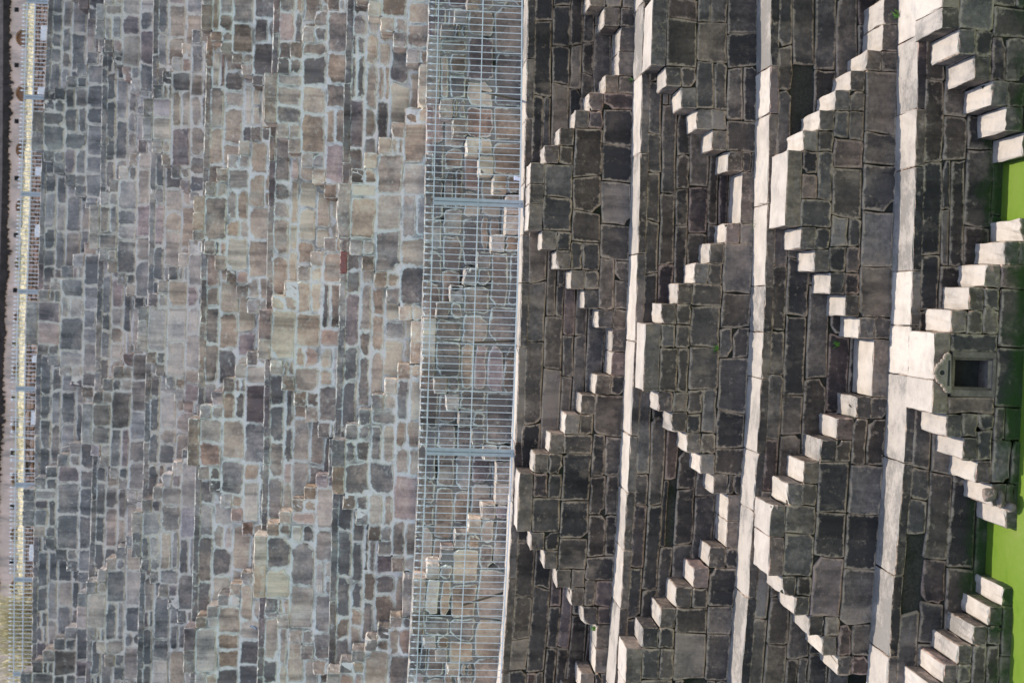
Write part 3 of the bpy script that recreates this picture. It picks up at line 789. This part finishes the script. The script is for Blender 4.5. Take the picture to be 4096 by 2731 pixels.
# ---------------------------------------------------------------- small things
def blob(name, c, r, mat, label, cat, group=None, n=2, seed=0, pal=(.6, .1, .3, 0)):
    bm = bmesh.new(); bmesh.ops.create_icosphere(bm, subdivisions=n, radius=1); R_ = np.random.default_rng(seed)
    dirs = R_.normal(size=(9, 3)); dirs /= np.linalg.norm(dirs, axis=1)[:, None]
    v = []
    for q in bm.verts:
        p = np.array(q.co); k = 1-.75*max(0, (dirs@p).max()-.62)+R_.normal()*.025; v.append(tuple(np.array(c)+p*k*np.array(r)))
    m = MB(); m.add(v, [tuple(x.index for x in q.verts) for q in bm.faces], pal); bm.free()
    return tag(m.build(name, mat, None, False), label, cat, group)
for n_, (x, y, rx, ry, lb) in enumerate([(3962, 1978, .135, .13, 'largest rounded loose stone wedged in the broken step above the water'), (4003, 1998, .07, .14, 'long narrow loose stone between two others by the broken step'),
                                     (4046, 2030, .085, .085, 'lowest small rounded loose stone near the green water')]):
    X, Z = P(x, y, 20.05); blob('loose_stone', (X, 20.08, Z), (ry, .14, rx), SAND, lb, 'stone', 'loose stones by the water', 3, n_+3, (.55, .3, .3, 0))
# pigeon: one body lofted along a spine, legs joined to it
PIG = plain('slate_grey_feathers', (.10, .125, .15), .7, .45, 30); 
X, Z = P(1027, 2523, 33.25); Z = LEDGE[4](X)
m = MB(); sp_ = [(-.085, .015, .035, .006, .018), (-.045, .01, .06, .018, .026), (0, 0, .09, .036, .04), (.03, -.005, .125, .038, .042), (.05, -.008, .16, .026, .03), (.058, -.01, .182, .022, .025), (.068, -.012, .20, .02, .023), (.078, -.014, .214, .009, .011)]
n = 10; v = []
for (a, b, c, r1, r2) in sp_:
    for i in range(n):
        t = 6.283*i/n; v.append((X+b+r1*math.cos(t), 33.62+(-a)*.9-.0+r2*.0, Z+c+r2*math.sin(t)))
v = []
for k, (a, b, c, r1, r2) in enumerate(sp_):
    for i in range(n):
        t = 6.283*i/n; v.append((X+a*.35+r1*math.cos(t), 33.6+a*.9, Z+c+r2*math.sin(t)))
m.add(v, [(k*n+i, k*n+(i+1) % n, (k+1)*n+(i+1) % n, (k+1)*n+i) for k in range(len(sp_)-1) for i in range(n)]+[tuple(range(n))[::-1], tuple(range((len(sp_)-1)*n, len(sp_)*n))], (.5, 0, .3, 0))
m.bar((X+.027, 33.67, Z+.214), (X+.033, 33.70, Z+.208), .006, 5, 0, (.5, 0, .3, 0), .001)
for s in (-1, 1): m.bar((X+s*.014, 33.605, Z), (X+s*.014, 33.6, Z+.06), .004, 5)
bird = tag(m.build('pigeon', PIG, None, True), 'slate grey pigeon perched on the tan stone ledge near the photo\'s bottom', 'bird')
# clear plastic cup beside the railing
PLA = plain('milky_plastic', (.72, .72, .82), .3, .08, 20)
X, Z = P(2079, 717, 27.0); m = MB(); n = 20
prof = [(.034, 0), (.047, .10), (.052, .105), (.049, .11), (.044, .10), (.031, .006)]
v = []
for r_, h_ in prof:
    for i in range(n):
        t = 6.283*i/n; q = r_*(1+.05*(i % 2)); v.append((X+q*math.cos(t)+h_*.25, 27.0+q*math.sin(t), Z+h_+.004))
m.add(v, [(k*n+i, k*n+(i+1) % n, (k+1)*n+(i+1) % n, (k+1)*n+i) for k in range(len(prof)-1) for i in range(n)]+[tuple(range(n)), tuple(range(5*n, 6*n))], (.5, 0, .3, 0))
tag(m.build('plastic_cup', PLA), 'crumpled ribbed plastic cup standing on the ledge behind the railing', 'cup')
# weeds in the joints
def weed(x, y, Y, h, n, label, wd=.006):
    X, Z = P(x, y, Y); m = MB(); blades(m, X, Y, Z-.02, n, h, h*.22, wd, 1.1)
    tag(m.build('weed', GREENG), label, 'weed', 'green weeds rooted in the joints')
weed(3052, 918, 23.95, .26, 60, 'biggest green grass tuft, beside the wide landing of the second tier above water', .005)
weed(2526, 322, 25.9, .10, 22, 'tiny green weed at the ledge foot near the photo\'s top edge')
weed(2868, 1394, 23.97, .13, 26, 'green weed in the dark hole of the second dark tier below the railing')
weed(3353, 1374, 23.0, .13, 26, 'green weed in the recessed wall just above the low platform at mid photo')
weed(3590, 60, 22.0, .12, 26, 'green weed on the sunlit ledge nearest the photo\'s top edge')
weed(2378, 2512, 25.8, .12, 24, 'green weed beside the low platform near the photo\'s bottom edge')
